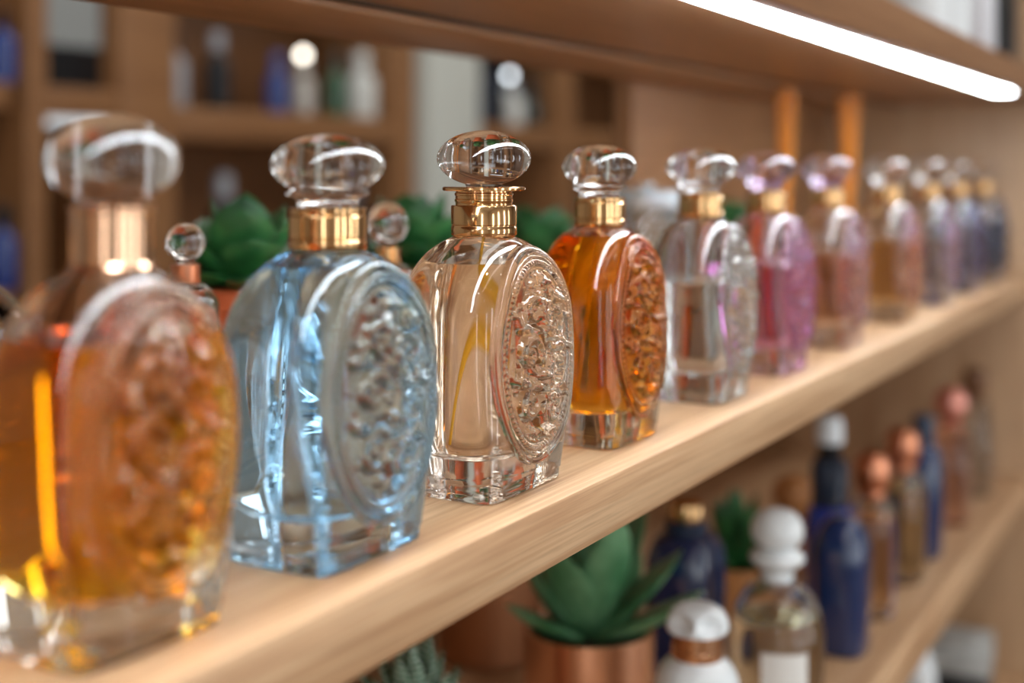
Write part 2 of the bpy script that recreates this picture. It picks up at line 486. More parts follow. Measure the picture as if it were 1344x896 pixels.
def stopper(parent, style, m, w=1.83):
    bm = bmesh.new()
    if style == 'egg':          # sits straight on the flange
        lathe(bm, [(r * CM, z * CM) for r, z in [(0, 11.79), (.7, 11.79)] + [p for p in superquad(w, 1.12, 1.95, 12.9, 30)[4:]]], 72)
    elif style == 'foot':       # egg on a short glass foot with a lip
        lathe(bm, [(r * CM, z * CM) for r, z in [(0, 11.21), (1.0, 11.21), (1.02, 11.4), (1.1, 11.52), (1.35, 11.6), (1.4, 11.68), (1.3, 11.76), (1.2, 11.83)] +
              [p for p in superquad(w, 1.02, 2.0, 12.6, 30)[6:]]], 72)
    else:
        lathe(bm, [(r * CM, z * CM) for r, z in [(0, 11.51), (.9, 11.51)] + [p for p in superquad(w, 1.24, 1.95, 12.68, 30)[5:]]], 72)
    obj('stopper', bm, m, parent, angle=50)

LIQ = 1.44 / 1.5
# x, y, yaw(deg), width scale, glass tint, medallion tint, liquid (T, depth), level cm, collar, stopper, label
ROW = [
    # nearest amber bottle
    dict(px=147, s=.88, yaw=-2, gl=(1, .985, .96), med=(1, .95, .86), T=(.74, .28, .001), dep=.05, lvl=8.0, col='tall', st='high', sw=1.97,
         lab='large clear bottle two thirds full of orange amber perfume, nearest on the shelf'),
    dict(px=430, s=1.0, yaw=0, gl=(.86, .945, 1), med=(.86, .945, 1), T=(.78, .89, .95), dep=.05, lvl=9.2, col='band', st='foot', sw=1.88,
         lab='pale blue tinted cut glass perfume bottle between the amber bottle and the sharp one'),
    dict(px=635, s=1.03, yaw=0, gl=(1, .99, .98), med=(1, .965, .945), T=(.99, .91, .80), dep=.05, lvl=8.75, col='flange', st='egg', sw=1.82, tube=True,
         lab='sharply focused clear perfume bottle with pale peach liquid and a gold flange'),
    dict(px=787, s=.94, yaw=0, gl=(1, .98, .95), med=(1, .88, .80), T=(.74, .32, .006), dep=.05, lvl=9.3, col='band', st='foot', sw=1.83, tube=True,
         lab='deep orange amber perfume bottle, filled to its shoulder, with curved dip tube'),
    dict(px=920, s=.96, yaw=2, gl=(.98, .995, 1), med=(.97, .99, 1), T=(.96, .95, .93), dep=.05, lvl=6.4, col='band', st='foot', sw=1.98,
         lab='clear colourless perfume bottle just behind the deep orange one'),
    dict(px=1005, s=.95, yaw=0, gl=(1, .96, 1), med=(.97, .86, .98), T=(.84, .44, .76), dep=.05, lvl=6.6, col='band', st='foot', sw=1.85,
         lab='magenta pink perfume bottle, the only bright pink one in the row'),
    dict(px=1085, s=.95, yaw=0, gl=(1, .98, .98), med=(.96, .88, .98), T=(.86, .64, .52), dep=.05, lvl=6.6, col='band', st='foot', sw=1.85,
         lab='dusky rose tinted perfume bottle directly behind the magenta pink one'),
    dict(px=1163, s=.95, yaw=0, gl=(1, .985, .96), med=(.96, .87, .99), T=(.92, .62, .28), dep=.05, lvl=6.8, col='band', st='foot', sw=1.85,
         lab='light amber perfume bottle between the rose one and a colourless one'),
    dict(px=1217, s=.95, yaw=0, gl=(.98, .99, 1), med=(.95, .88, 1), T=(.90, .88, .88), dep=.05, lvl=6.0, col='band', st='foot', sw=1.85,
         lab='colourless perfume bottle third from the far end of the row'),
    dict(px=1255, s=.95, yaw=0, gl=(.92, .95, 1), med=(.85, .86, 1), T=(.45, .42, .62), dep=.05, lvl=6.8, col='band', st='foot', sw=1.85,
         lab='smoky violet blue perfume bottle second from the far end'),
    dict(px=1287, s=.95, yaw=0, gl=(.88, .93, 1), med=(.80, .86, 1), T=(.10, .12, .22), dep=.05, lvl=6.8, col='band', st='foot', sw=1.85,
         lab='dark navy perfume bottle at the far end beside the panel'),
]
ROWY = {}
SPOTS = [.196, .315, .430, .545, .670, .709 + .06, .882, 1.02, 1.165, 1.30, 1.435]   # stations along the shelf
def station(px, x=.263):
    d = 1936.5 * x / (1640 - px); return (d - x / 2) / .866
for i, b in enumerate(ROW):
    y = round(station(b['px']), 4)
    t = thing('perfume_bottle', b['lab'], 'perfume bottle', (-.263, y, Z1 + .0002), math.radians(b['yaw']), 'ornate perfume bottles in a row on the main shelf')
    t.scale = (b['s'], b['s'], 1.0)
    g = tintvol('bottle_glass', b['gv'], .03, 1.5) if 'gv' in b else glass('bottle_glass', b['gl'], 1.5)
    body = inst('glass_body', BODYMESH, g, t)
    lq = tintvol('perfume', b['T'], b['dep'], LIQ)
    obj('perfume', inner_bm(1.45, b['lvl']), lq, body, angle=50)
    obj('air_space', inner_bm(b['lvl'] + .025, 9.55, dome=False, top=True), AIR, body, angle=50)
    inst('medallion', MEDMESH[i % 2], glass('medallion_glass', b['med'], 1.5), t)
    collar(t, b['col'], ROSEGOLD if i in (0,) else GOLD)
    stopper(t, b['st'], glass('stopper_glass', (1, 1, 1) if i not in (5, 6) else (.97, .93, 1), 1.5), b['sw'])
    if b.get('tube'):
        pts = []
        for k in range(25):
            q = k / 24
            z = 9.9 - q * 7.9
            pts.append(((.1 - .35 * q) * CM, (-.2 - .95 * q ** 1.6 + .25 * math.sin(q * PI * 1.2)) * CM, z * CM))
        obj('dip_tube', tube(bmesh.new(), pts, .055 * CM, 14), pbr('amber_tube', lin(252, 206, 80), .2, 0, trans=.5, ior=1.08), t)

# a further bottle that only shows its shoulder at the left border
t = thing('perfume_bottle', 'clear bottle showing only its shoulder at the left border', 'perfume bottle', (-.338, .2415, Z1 + .0002), 0, 'ornate perfume bottles in a row on the main shelf')
t.scale = (.9, .9, .95)
body = inst('glass_body', BODYMESH, glass('bottle_glass', (.97, .98, .98), 1.5), t)
obj('air_space', inner_bm(1.45, 9.55, True, True), AIR, body)
collar(t, 'band', GOLD); stopper(t, 'foot', CLEAR)

# ------------------------------------------------------------------ plants
def leaf(bm, M, L, W, T, curl=.4, tipw=.0, m=11, n=10, cup=.25, widest=.55):
    rings = []
    for i in range(m + 1):
        s = i / m
        if s < widest: w = W * (.42 + .58 * math.sin(s / widest * PI / 2))
        else: w = W * (tipw + (1 - tipw) * math.cos((s - widest) / (1 - widest) * PI / 2) ** .8)
        w = max(w, W * .03)
        th = T * (1 - .75 * s ** 2) * min(1, w / W * 1.3)
        bend = curl * s * s
        cx, cz = L * (s - .12 * bend * s), L * bend * .5
        ring = []
        for k in range(n):
            a = 2 * PI * k / n
            yy = w / 2 * math.cos(a); zz = th / 2 * math.sin(a) + cup * yy * yy / max(W, 1e-6)
            ring.append(bm.verts.new(M @ Vector((cx - L * bend * .25 * (zz / L), yy, cz + zz))))
        rings.append(ring)
    bridge(bm, rings)

def rosette(spec, seed, z0=0.0, widest=.55, cup=.3):
    """spec rows: count, elevation deg, length, width, thickness, curl, radial offset"""
    r = random.Random(seed); bm = bmesh.new(); ph = 0
    for cnt, el, L, W, T, curl, off in spec:
        ph += 1.1
        for k in range(cnt):
            a = ph + 2 * PI * k / cnt + r.uniform(-.12, .12)
            e = math.radians(el + r.uniform(-7, 7))
            M = Matrix.Translation((0, 0, z0)) @ Matrix.Rotation(a, 4, 'Z') @ Matrix.Translation((off, 0, 0)) @ Matrix.Rotation(-e, 4, 'Y')
            leaf(bm, M, L * r.uniform(.9, 1.08), W * r.uniform(.9, 1.08), T, curl, widest=widest, cup=cup)
    bmesh.ops.recalc_face_normals(bm, faces=bm.faces)
    return bm

def pot(parent, r0, r1, h, m, rim=.0):
    bm = bmesh.new()
    pr = [(0, 0), (r0 * .94, 0), (r0, .002), (r1, h - rim)]
    if rim: pr += [(r1 + .003, h - rim + .001), (r1 + .003, h - .001), (r1 + .002, h)]
    else: pr += [(r1, h - .001), (r1 - .0006, h)]
    pr += [(r1 - .003, h), (r1 - .0035, h - .001), (r1 - .004, h - .014), (0, h - .014)]
    lathe(bm, pr, 64)
    p = obj('pot', bm, m, parent, angle=35)
    bm = bmesh.new(); lathe(bm, [(0, h - .0135), (r1 - .0042, h - .0135), (r1 - .0045, h - .010), (r1 * .5, h - .006), (0, h - .005)], 40)
    obj('soil', bm, SOIL, p)
    return p

def at(x, y, z): return (-x, y, z)

# the large succulent in the copper pot on the lower shelf
t = thing('potted_succulent', 'grey green succulent with broad pointed leaves in a shiny copper pot', 'potted plant', at(.360, .7206, Z0 + .0002), .35)
pot(t, .0405, .0415, .080, COPPER)
bm = bmesh.new()
for az, el, L, W, cl in ((2, 20, .086, .040, .35), (-122, 20, .066, .036, .3), (28, 38, .080, .036, .25), (-95, 56, .078, .036, .15), (-35, 64, .092, .034, .1), (160, 30, .072, .034, .3), (205, 48, .074, .034, .2),
                         (85, 34, .074, .034, .3), (120, 60, .086, .032, .12), (55, 62, .090, .032, .1), (-60, 80, .082, .026, .05), (140, 80, .078, .024, .05)):
    M = Matrix.Translation((0, 0, .070)) @ Matrix.Rotation(math.radians(az) - .35, 4, 'Z') @ Matrix.Translation((.004, 0, .004 * math.sin(math.radians(el)))) @ Matrix.Rotation(-math.radians(el), 4, 'Y')
    leaf(bm, M, L, W, .010, cl, widest=.52, cup=.4, m=14, n=14)
bmesh.ops.recalc_face_normals(bm, faces=bm.faces)
obj('foliage', bm, LEAFG, t, angle=70)
# terracotta coloured pot behind it
t = thing('potted_succulent', 'dull copper brown plant pot behind the shiny copper pot', 'potted plant', at(.500, .829, Z0 + .0002))
pot(t, .036, .041, .085, COPPERDARK, .012)
obj('foliage', rosette([(6, 25, .045, .020, .006, .3, .004), (5, 55, .045, .020, .006, .2, .002), (3, 78, .04, .015, .006, .05, .001)], 8, .078), LEAF, t, angle=60)
# striped little plant at the bottom
t = thing('potted_succulent', 'small spiky green plant with pale striped leaves at the bottom edge', 'potted plant', at(.400, .582, Z0 + .0002))
pot(t, .022, .027, .068, COPPERDARK)
obj('foliage', rosette([(9, 8, .034, .012, .006, .7, .003), (9, 30, .037, .012, .006, .6, .003), (8, 50, .040, .012, .006, .45, .002), (6, 68, .042, .011, .005, .3, .002), (4, 84, .042, .010, .005, .1, .001)], 12, .066, .4), LEAFS, t, angle=60)
# leafy plant in a shallow wooden bowl
t = thing('potted_succulent', 'dark green long leaved plant in a low wooden bowl behind the white stopper', 'potted plant', at(.360, .985, Z0 + .0002), 1.0)
pot(t, .026, .030, .050, WOODCAP)
obj('foliage', rosette([(5, 22, .042, .017, .005, .3, .003), (5, 48, .052, .018, .005, .2, .003), (4, 68, .060, .018, .005, .1, .002), (2, 84, .062, .016, .005, .05, .001)], 21, .044), LEAF, t, angle=60)
# jade plants standing at the back of the main shelf
for (x, px, hp, k, lab, sd) in ((.488, 318, .060, 1.0, 'bushy green jade plant in a terracotta pot between the amber and blue bottles', 31),
                                (.488, 548, .056, 1.06, 'green jade plant in a terracotta pot behind the sharp clear bottle', 32),
                                (.488, 705, .052, .92, 'green jade plant behind and between the clear and deep orange bottles', 33),
                                (.430, 962, .056, .8, 'dark green jade plant between the colourless and magenta bottles', 34)):
    y = round(station(px, x), 4)
    t = thing('potted_jade_plant', lab, 'potted plant', at(x, y, Z1 + .0002), sd, 'jade plants at the back of the main shelf')
    pot(t, .026 * k, .032 * k, hp, TERRA, .012)
    obj('foliage', rosette([(5, -4, .044 * k, .031 * k, .009, .5, .004), (5, 18, .046 * k, .033 * k, .010, .35, .004), (5, 42, .047 * k, .033 * k, .010, .25, .004),
                            (4, 62, .048 * k, .031 * k, .010, .15, .003), (2, 80, .046 * k, .028 * k, .010, .1, .002)], sd, hp + .004, .68), LEAF, t, angle=60)

# ------------------------------------------------------------------ other bottles
def flask(parent, w, t, h, n, m, r_sh, neck_r, N=64, foot=.92, name='body', arch=1.0):
    """oval flask body: half width w (along y), half depth t, height h, arched shoulder of height r_sh down to neck_r"""
    bm = bmesh.new(); rings = []
    for z, k in ((0, foot - .06), (.001, foot - .02), (.0025, foot)): rings.append(superring(bm, w * k, t * k, n, z, N))
    zs = h - r_sh
    for i in range(1, 11):
        q = i / 10; k = foot + (1 - foot) * math.sin(q * PI / 2); rings.append(superring(bm, w * k, t * k, n, .0025 + (zs - .0025) * q, N))
    for i in range(1, 15):
        a = PI / 2 * i / 14
        k = math.cos(a); z = zs + r_sh * math.sin(a)
        ww = neck_r + (w - neck_r) * k; tt = neck_r + (t - neck_r) * k
        rings.append(superring(bm, max(ww, neck_r), max(min(tt, ww), min(neck_r, ww)), 2 + (n - 2) * k, z, N))
    bridge(bm, rings)
    return obj(name, bm, m, parent, angle=35)

def inner_flask(parent, w, t, z0, z1, n, m, zs, h, neck_r, name='perfume', N=64):
    bm = bmesh.new(); rings = []
    r_sh = h - zs
    for i in range(15):
        z = z0 + (z1 - z0) * i / 14
        k = .93 if i == 0 else (.985 if i == 1 else 1.0)
        if z > zs:
            q = math.sqrt(max(0, 1 - ((z - zs) / r_sh) ** 2))
        else: q = 1
        rings.append(superring(bm, max(neck_r * .6, (neck_r + (w - neck_r) * q)) * k, max(neck_r * .6, (neck_r + (t - neck_r) * q)) * k, 2 + (n - 2) * q, z, N))
    bridge(bm, rings)
    return obj(name, bm, m, parent, angle=40)

def cyl(parent, name, m, pr, n=48):
    return obj(name, lathe(bmesh.new(), pr, n), m, parent, angle=35)

GRP = 'perfume bottles on the lower shelf'
# white pump bottle
t = thing('white_bottle', 'white bottle with a rounded white cap above a rose gold collar', 'bottle', at(.270, .677, Z0 + .0002), 0, GRP)
cyl(t, 'body', WHITEPLA, [(0, 0), (.0215, 0), (.0235, .002), (.0240, .02), (.0240, .070), (.0235, .078), (.0215, .084), (.0180, .0885), (.0150, .0900), (.0142, .0915), (0, .0915)])
cyl(t, 'collar', ROSEGOLD, [(0, .0916), (.0143, .0916), (.0146, .0922), (.0146, .0965), (.0142, .0970), (.0142, .1055), (.0138, .1060), (0, .1060)])
bm = bmesh.new()
lathe(bm, [(0, .1061), (.0160, .1061), (.0172, .1066)] + [(.0178 * math.cos(a) ** .62, .1085 + .0125 * math.sin(a)) for a in [PI / 2 * k / 22 for k in range(22)]] + [(0, .1211)], 96)
for v in bm.verts:        # two thumb hollows on the face of the cap with a ridge between them
    az = math.degrees(math.atan2(v.co.y, v.co.x)); rr_ = math.hypot(v.co.x, v.co.y)
    for a0 in (-104, -42):
        d = math.hypot((az - a0) / 30, (v.co.z - .1128) / .0052)
        if d < 1 and rr_ > .004:
            k_ = 1 - .30 * (1 - d * d) ** .7
            v.co.x *= k_; v.co.y *= k_
obj('cap', bm, WHITEPLA, t, angle=60)
# clear round bottle with white double ball stopper
t = thing('round_bottle', 'round clear bottle with a white double ball stopper and small white label', 'bottle', at(.270, .8175, Z0 + .0002), 0, GRP)
b_ = flask(t, .0318, .0300, .096, 2.2, CLEAR, .040, .0095, foot=.9)
inner_flask(b_, .0288, .0270, .006, .072, 2.2, tintvol('pale_straw_perfume', (.93, .92, .80), .05, LIQ), .056, .0935, .007)
inner_flask(b_, .0288, .0270, .0722, .0925, 2.2, AIR, .056, .0935, .007, 'air_space')
st = cyl(t, 'stopper', WHITECER, [(0, .0962), (.0105, .0962), (.0108, .099), (.0100, .1015), (.0110, .1035), (.0150, .1062), (.0178, .1092), (.0180, .1112), (.0160, .1140), (.0125, .1160),
     (.0112, .1172), (.0130, .1190), (.0160, .1220), (.0172, .1260), (.0171, .1300), (.0158, .1350), (.0130, .1392), (.0085, .1415), (.0040, .1423), (0, .1425)])
bm = bmesh.new()
rows = []
for j in range(9):
    z = .028 + .030 * j / 8
    rw = []
    for k in range(13):
        a = math.radians(-90 + 57 * k / 12); e = 2 / 2.2
        rw.append(bm.verts.new((.0304 * max(0, math.cos(a)) ** e, -.0322 * abs(math.sin(a)) ** e, z)))
    rows.append(rw)
for a, b in zip(rows, rows[1:]):
    for k in range(12): bm.faces.new((a[k], a[k + 1], b[k + 1], b[k]))
obj('label', bm, PAPER, b_)
# navy arched flask
t = thing('navy_flask', 'glossy navy blue flask with an arched top and small gold dots', 'bottle', at(.270, .9745, Z0 + .0002), 0, GRP)
fb = flask(t, .0250, .0205, .102, 3.0, NAVYGLASS, .030, .004, foot=.95)
for z in (.030, .052, .026 - .012):
    bm = bmesh.new(); lathe(bm, [(0, 0), (.0024, 0), (.0026, .0003), (.0022, .0009), (0, .0011)], 20)
    o = obj('gold_dot', bm, GOLD, t); o.matrix_local = Matrix.Translation((.0196, .008, z)) @ Matrix.Rotation(PI / 2, 4, 'Y')
# tall blue bottle with black neck and white cap
t = thing('tall_blue_bottle', 'tall dark blue bottle with a black neck and white cap', 'bottle', at(.312, 1.085, Z0 + .0002), 0, GRP)
cyl(t, 'body', BLUEBRIGHT, [(0, 0), (.019, 0), (.0205, .002), (.0205, .066), (.0195, .074), (.016, .080), (0, .0805)])
cyl(t, 'shoulder', NAVYPLA, [(0, .0806), (.0155, .0806), (.0155, .113), (.0145, .117), (.0110, .119), (0, .1195)])
cyl(t, 'neck', BLACKPLA, [(0, .1196), (.0098, .1196), (.0100, .1205), (.0100, .132), (0, .1322)])
cyl(t, 'cap', WHITEPLA, [(0, .1323), (.0115, .1323), (.012, .133), (.0118, .150), (.0105, .1545), (.007, .1565), (0, .157)])
# navy flask with gold cap
t = thing('navy_bottle', 'dark navy bottle with rounded shoulders and a gold cap beside the succulent', 'bottle', at(.340, .8313, Z0 + .0002), 0, GRP)
flask(t, .0310, .0240, .114, 3.2, NAVYDEEP, .024, .0150, foot=.96)
cyl(t, 'neck', NAVYPLA, [(0, .1141), (.0145, .1141), (.0148, .115), (.0148, .1225), (0, .1227)])
cyl(t, 'cap', GOLD, [(0, .1228), (.0120, .1228), (.0128, .1236), (.0130, .128), (.0120, .134), (.009, .1368), (0, .1375)])
# wooden ball stopper bottle
t = thing('ball_stopper_bottle', 'small bottle with a tan wooden ball stopper in front of the dark tall bottle', 'bottle', at(.365, 1.150, Z0 + .0002), 0, GRP)
flask(t, .020, .018, .048, 2.4, tintvol('peach_glass', (.85, .55, .40), .03, 1.5), .016, .008)
cyl(t, 'stopper', WOODCAP, [(0, .0482), (.009, .0482), (.010, .050), (.015, .056), (.0185, .064), (.0185, .071), (.0165, .078), (.011, .083), (.005, .0848), (0, .085)])

def lower(kindname, label, x, y, w, t_, hb, n, bodymat, capmat, capprof, liquid=None, lvl=.0, sh=.026, neck=.009):
    th = thing(kindname, label, 'bottle', at(x, y, Z0 + .0002), 0, GRP)
    b = flask(th, w, t_, hb, n, bodymat, sh, neck, foot=.93)
    if liquid:
        inner_flask(b, w - .003, t_ - .003, .007, lvl, n, liquid, hb - sh, hb - .002, neck * .8)
        inner_flask(b, w - .003, t_ - .003, lvl + .0002, hb - .004, n, AIR, hb - sh, hb - .002, neck * .8, 'air_space')
    cyl(th, 'cap', capmat, [(r, hb + .0001 + z) for r, z in capprof])
    return th
CAPR = [(0, 0), (.010, 0), (.0103, .002), (.0100, .006), (.0128, .008), (.0145, .012), (.0148, .024), (.0140, .031), (.0110, .0355), (.005, .0372), (0, .0375)]
CAPN = [(0, 0), (.0095, 0), (.0098, .002), (.0098, .024), (.009, .027), (0, .0272)]
CAPB = [(0, 0), (.0085, 0), (.009, .003), (.010, .006), (.0150, .011), (.0175, .019), (.0172, .027), (.0140, .034), (.008, .0385), (0, .0395)]
lower('amber_bottle', 'amber filled bottle with a copper cap just behind the navy arched flask', .270, 1.064, .0235, .0180, .096, 3.0, CLEAR, COPPERCAP, CAPR, tintvol('honey_perfume', (.97, .80, .60), .03, LIQ), .078)
lower('straw_bottle', 'round shouldered bottle of pale yellow liquid with a copper ball cap', .270, 1.171, .0290, .0190, .097, 2.6, CLEAR, COPPERCAP, CAPR, tintvol('straw_perfume', (.98, .93, .74), .03, LIQ), .080, .034)
lower('navy_bottle', 'slim navy bottle with a navy cap between the yellow and pink bottles', .270, 1.256, .0265, .0180, .105, 3.0, NAVYGLASS, NAVYPLA, CAPN, sh=.030)
lower('pink_bottle', 'blush pink bottle with a metallic pink ball cap', .270, 1.385, .0290, .0190, .101, 2.8, tintvol('blush_glass', (.95, .78, .72), .03, 1.5), PINKCAP, CAPB, sh=.030)
lower('clear_bottle', 'clear grey bottle with a dark brown cap at the far end of the lower shelf', .270, 1.521, .0285, .0180, .105, 2.8, tintvol('grey_glass', (.82, .84, .86), .03, 1.5), pbr('brown_cap', lin(112, 74, 44), .3), [(r * .9, z) for r, z in CAPR], sh=.030)

# lowest shelf
t = thing('pale_blue_bottle', 'pale blue bottle with a white pointed cap on the lowest shelf', 'bottle', at(.280, 1.278, ZL + .0002))
cyl(t, 'body', pbr('pale_blue_ceramic', (.42, .55, .66, 1), .2), [(0, 0), (.024, 0), (.026, .003), (.027, .06), (.025, .082), (.018, .093), (.010, .096), (0, .0962)])
cyl(t, 'cap', WHITEPLA, [(0, .0963), (.0165, .0963), (.0175, .099), (.0165, .112), (.012, .130), (.007, .143), (.003, .148), (0, .149)])
t = thing('gift_box', 'small black box with a grey and white lid on the lowest shelf', 'box', at(.285, 1.505, ZL + .0002), .1)
obj('base', bx(-.034, .034, -.04, .04, 0, .045, bev=.001), BLACKPLA, t)
obj('lid', bx(-.035, .035, -.041, .041, .0452, .072, bev=.001), pbr('marbled_paper', (.45, .48, .48, 1), .5, noise=.7, nscale=45), t)

# behind the row on the main shelf
def reed_diffuser(x, px, lab, top, sd):
    y = round(station(px, x), 4)
    t = thing('reed_diffuser', lab, 'reed diffuser', at(x, y, Z1 + .0002), 0, 'reed diffusers at the back of the main shelf')
    b = flask(t, .024, .024, .070, 2.6, CLEAR, .02, .010)
    inner_flask(b, .021, .021, .006, .045, 2.6, tintvol('diffuser_oil', (.9, .7, .45), .04, LIQ), .05, .068, .008)
    cyl(t, 'collar', GOLD, [(0, .0702), (.0105, .0702), (.0108, .071), (.0108, .082), (0, .0822)])
    r = random.Random(sd)
    for k in range(7):
        a = 2 * PI * k / 7 + r.uniform(-.2, .2); s = r.uniform(.6, 1)
        q = .0085 * s
        tp = top - r.uniform(0, .012)
        obj('reed', tube(bmesh.new(), [(.0028 * math.cos(a), .0028 * math.sin(a), .083), (q * math.cos(a) * .8, q * math.sin(a) * .8, (.083 + tp) / 2), (q * 1.25 * math.cos(a), q * 1.25 * math.sin(a), tp)], .0023, 8), REED, t)
reed_diffuser(.375, 1029, 'reed diffuser with amber sticks against the back panel, nearer the plants', .2035, 1)
reed_diffuser(.350, 1112, 'reed diffuser with a bundle of amber sticks in the far corner', .2035, 2)

t = thing('glass_jar', 'pale clear glass jar with a flat lid behind the deep orange bottle', 'jar', at(.420, station(848, .42), Z1 + .0002))
bm = bmesh.new(); lathe(bm, [(0, 0), (.026, 0), (.028, .002), (.028, .085), (.026, .092), (.0235, .094), (.0215, .094), (.0235, .090), (.0250, .083), (.0250, .008), (.0235, .006), (0, .006)], 48)
obj('body', bm, glass('pale_glass', (.92, .97, 1), 1.5), t, angle=35)
cyl(t, 'lid', pbr('pale_grey_metal', (.62, .68, .72, 1), .25, .6), [(0, .0942), (.029, .0942), (.0295, .095), (.0295, .107), (.028, .109), (.006, .110), (.006, .114), (0, .1145)])
t = thing('small_bottle', 'small clear bottle with copper ring and ball stopper beside the amber bottle neck', 'bottle', at(.430, station(243, .43), Z1 + .0002))
t.scale = (.88, .88, .97)
b_ = flask(t, .017, .017, .074, 2.4, CLEAR, .014, .006)
inner_flask(b_, .0145, .0145, .005, .07, 2.4, AIR, .06, .072, .005, 'air_space')
cyl(t, 'collar', COPPERCAP, [(0, .0742), (.0075, .0742), (.0078, .075), (.0078, .083), (0, .0832)])
cyl(t, 'stopper', CLEAR, [(0, .0834), (.005, .0834)] + [(r, z) for r, z in superquad(.0105, .0095, 2.0, .0935, 16)[3:]])
t = thing('small_bottle', 'small faceted clear bottle with glass ball stopper between the blue and sharp bottles', 'bottle', at(.390, station(508, .39), Z1 + .0002))
t.scale = (.88, .88, .97)
b_ = flask(t, .018, .018, .078, 2.4, CLEAR, .014, .006)
inner_flask(b_, .0155, .0155, .005, .074, 2.4, AIR, .064, .076, .005, 'air_space')
cyl(t, 'collar', GOLD, [(0, .0782), (.0075, .0782), (.0078, .079), (.0078, .087), (0, .0872)])
cyl(t, 'stopper', CLEAR, [(0, .0874), (.005, .0874)] + [(r, z) for r, z in superquad(.0125, .0115, 2.0, .0995, 16)[3:]])

# on top of the upper board
ZT = ZU + .028
def carton(label, x, y, w, d, h, m, m2):
    t = thing('carton', label, 'box', at(x, y, ZT + .0002))
    obj('base', bx(-d / 2, d / 2, -w / 2, w / 2, 0, h * .62, bev=.0008), m, t)
    obj('lid', bx(-d / 2 - .0006, d / 2 + .0006, -w / 2 - .0006, w / 2 + .0006, h * .62 + .0002, h, bev=.0008), m2, t)
carton('white square carton on the upper board beside the black one', .250, 1.345, .075, .05, .11, pbr('white_card', (.74, .76, .82, 1), .5), pbr('white_card_lid', (.74, .76, .82, 1), .5))
carton('black carton on the upper board next to the end panel', .250, 1.490, .075, .05, .13, BLACKPLA, BLACKPLA)
t = thing('cream_jar', 'white jar with a brown band on the upper board, beside the white carton', 'jar', at(.245, 1.225, ZT + .0002))
cyl(t, 'body', WHITECER, [(0, 0), (.022, 0), (.024, .002), (.024, .05), (.021, .055), (0, .0552)])
cyl(t, 'lid', pbr('brown_lid', lin(120, 78, 48), .4), [(0, .0554), (.0235, .0554), (.024, .056), (.024, .075), (.022, .077), (0, .0772)])
t = thing('cream_jar', 'white jar with a pale lid on the upper board, leftmost there', 'jar', at(.245, 1.12, ZT + .0002))
cyl(t, 'body', WHITECER, [(0, 0), (.026, 0), (.028, .002), (.028, .06), (.025, .065), (0, .0652)])
cyl(t, 'lid', WHITEPLA, [(0, .0654), (.0275, .0654), (.028, .066), (.028, .085), (.026, .087), (0, .0872)])

# ------------------------------------------------------------------ the shop behind: wall units
FX = -2.0
def wall_unit(name, label, y0, y1, posts, boards, d=.32):
    t = thing(name, label, 'shelving unit', (FX - d / 2, (y0 + y1) / 2, 0))
    yc = (y0 + y1) / 2
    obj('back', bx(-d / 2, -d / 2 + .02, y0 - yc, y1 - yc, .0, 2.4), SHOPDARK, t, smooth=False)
    for a, b in posts: obj('post', bx(-d / 2 + .021, d / 2, a - yc, b - yc, 0, 2.4, bev=.003), SHOPWOOD, t)
    for a, b, z0, z1 in boards: obj('shelf_board', bx(-d / 2 + .021, d / 2 - .004, a - yc, b - yc, z0, z1, bev=.003), SHOPWOOD, t)
    return t
ua = wall_unit('wall_shelf_unit', 'long oak wall shelving in the far left background with niches of bottles', .9, 2.93,
     [(.9, .98), (1.632, 1.68), (1.86, 2.02), (2.84, 2.93)],
     [(.98, 1.60, 1.04, 1.10), (1.66, 1.86, 1.04, 1.10), (2.02, 2.84, 1.02, 1.07), (.98, 1.60, 1.44, 1.49), (1.66, 1.86, 1.43, 1.49), (2.02, 2.84, 1.395, 1.465),
      (.98, 1.60, 1.80, 1.86), (1.66, 1.86, 1.84, 1.90), (2.02, 2.84, 1.78, 1.86), (.98, 1.60, .62, .68), (2.02, 2.84, .62, .68)])
for a, b, z in ((2.08, 2.45, 1.755), (2.50, 2.82, 1.755), (1.67, 1.85, 1.415)):
    o = obj('light_strip', bx(.05, .13, a - 1.915, b - 1.915, z, z + .024, bev=.003), LEDFAR, ua)
ub = wall_unit('wall_shelf_unit', 'oak wall shelving in the background right of the pale pillar', 3.24, 4.9,
     [(3.24, 3.27), (3.80, 3.90), (4.82, 4.9)], [(3.27, 3.80, 1.40, 1.47), (3.90, 4.82, 1.40, 1.47), (3.27, 3.80, 1.72, 1.80), (3.90, 4.82, 1.72, 1.80), (3.27, 3.80, 1.0, 1.06), (3.90, 4.82, 1.0, 1.06)])
pl = obj('wall_pillar', bx(-2.40, FX + .03, 2.945, 3.225, 0, 2.75, bev=.004), PILLARW)
tag(pl, 'pale grey white pillar between the two wall shelving units', 'pillar', kind='structure')

t = thing('framed_picture', 'black framed panel with a pale grey sheet on the far left wall shelves', 'picture', (FX - .06, 1.76, 1.4905), 0)
obj('frame', bx(-.012, .012, -.098, .098, 0, .20, bev=.002), BLACKPLA, t)
obj('sheet', bx(.0125, .0135, -.055, .092, .085, .20), pbr('grey_sheet', (.36, .40, .41, 1), .6), t, smooth=False)

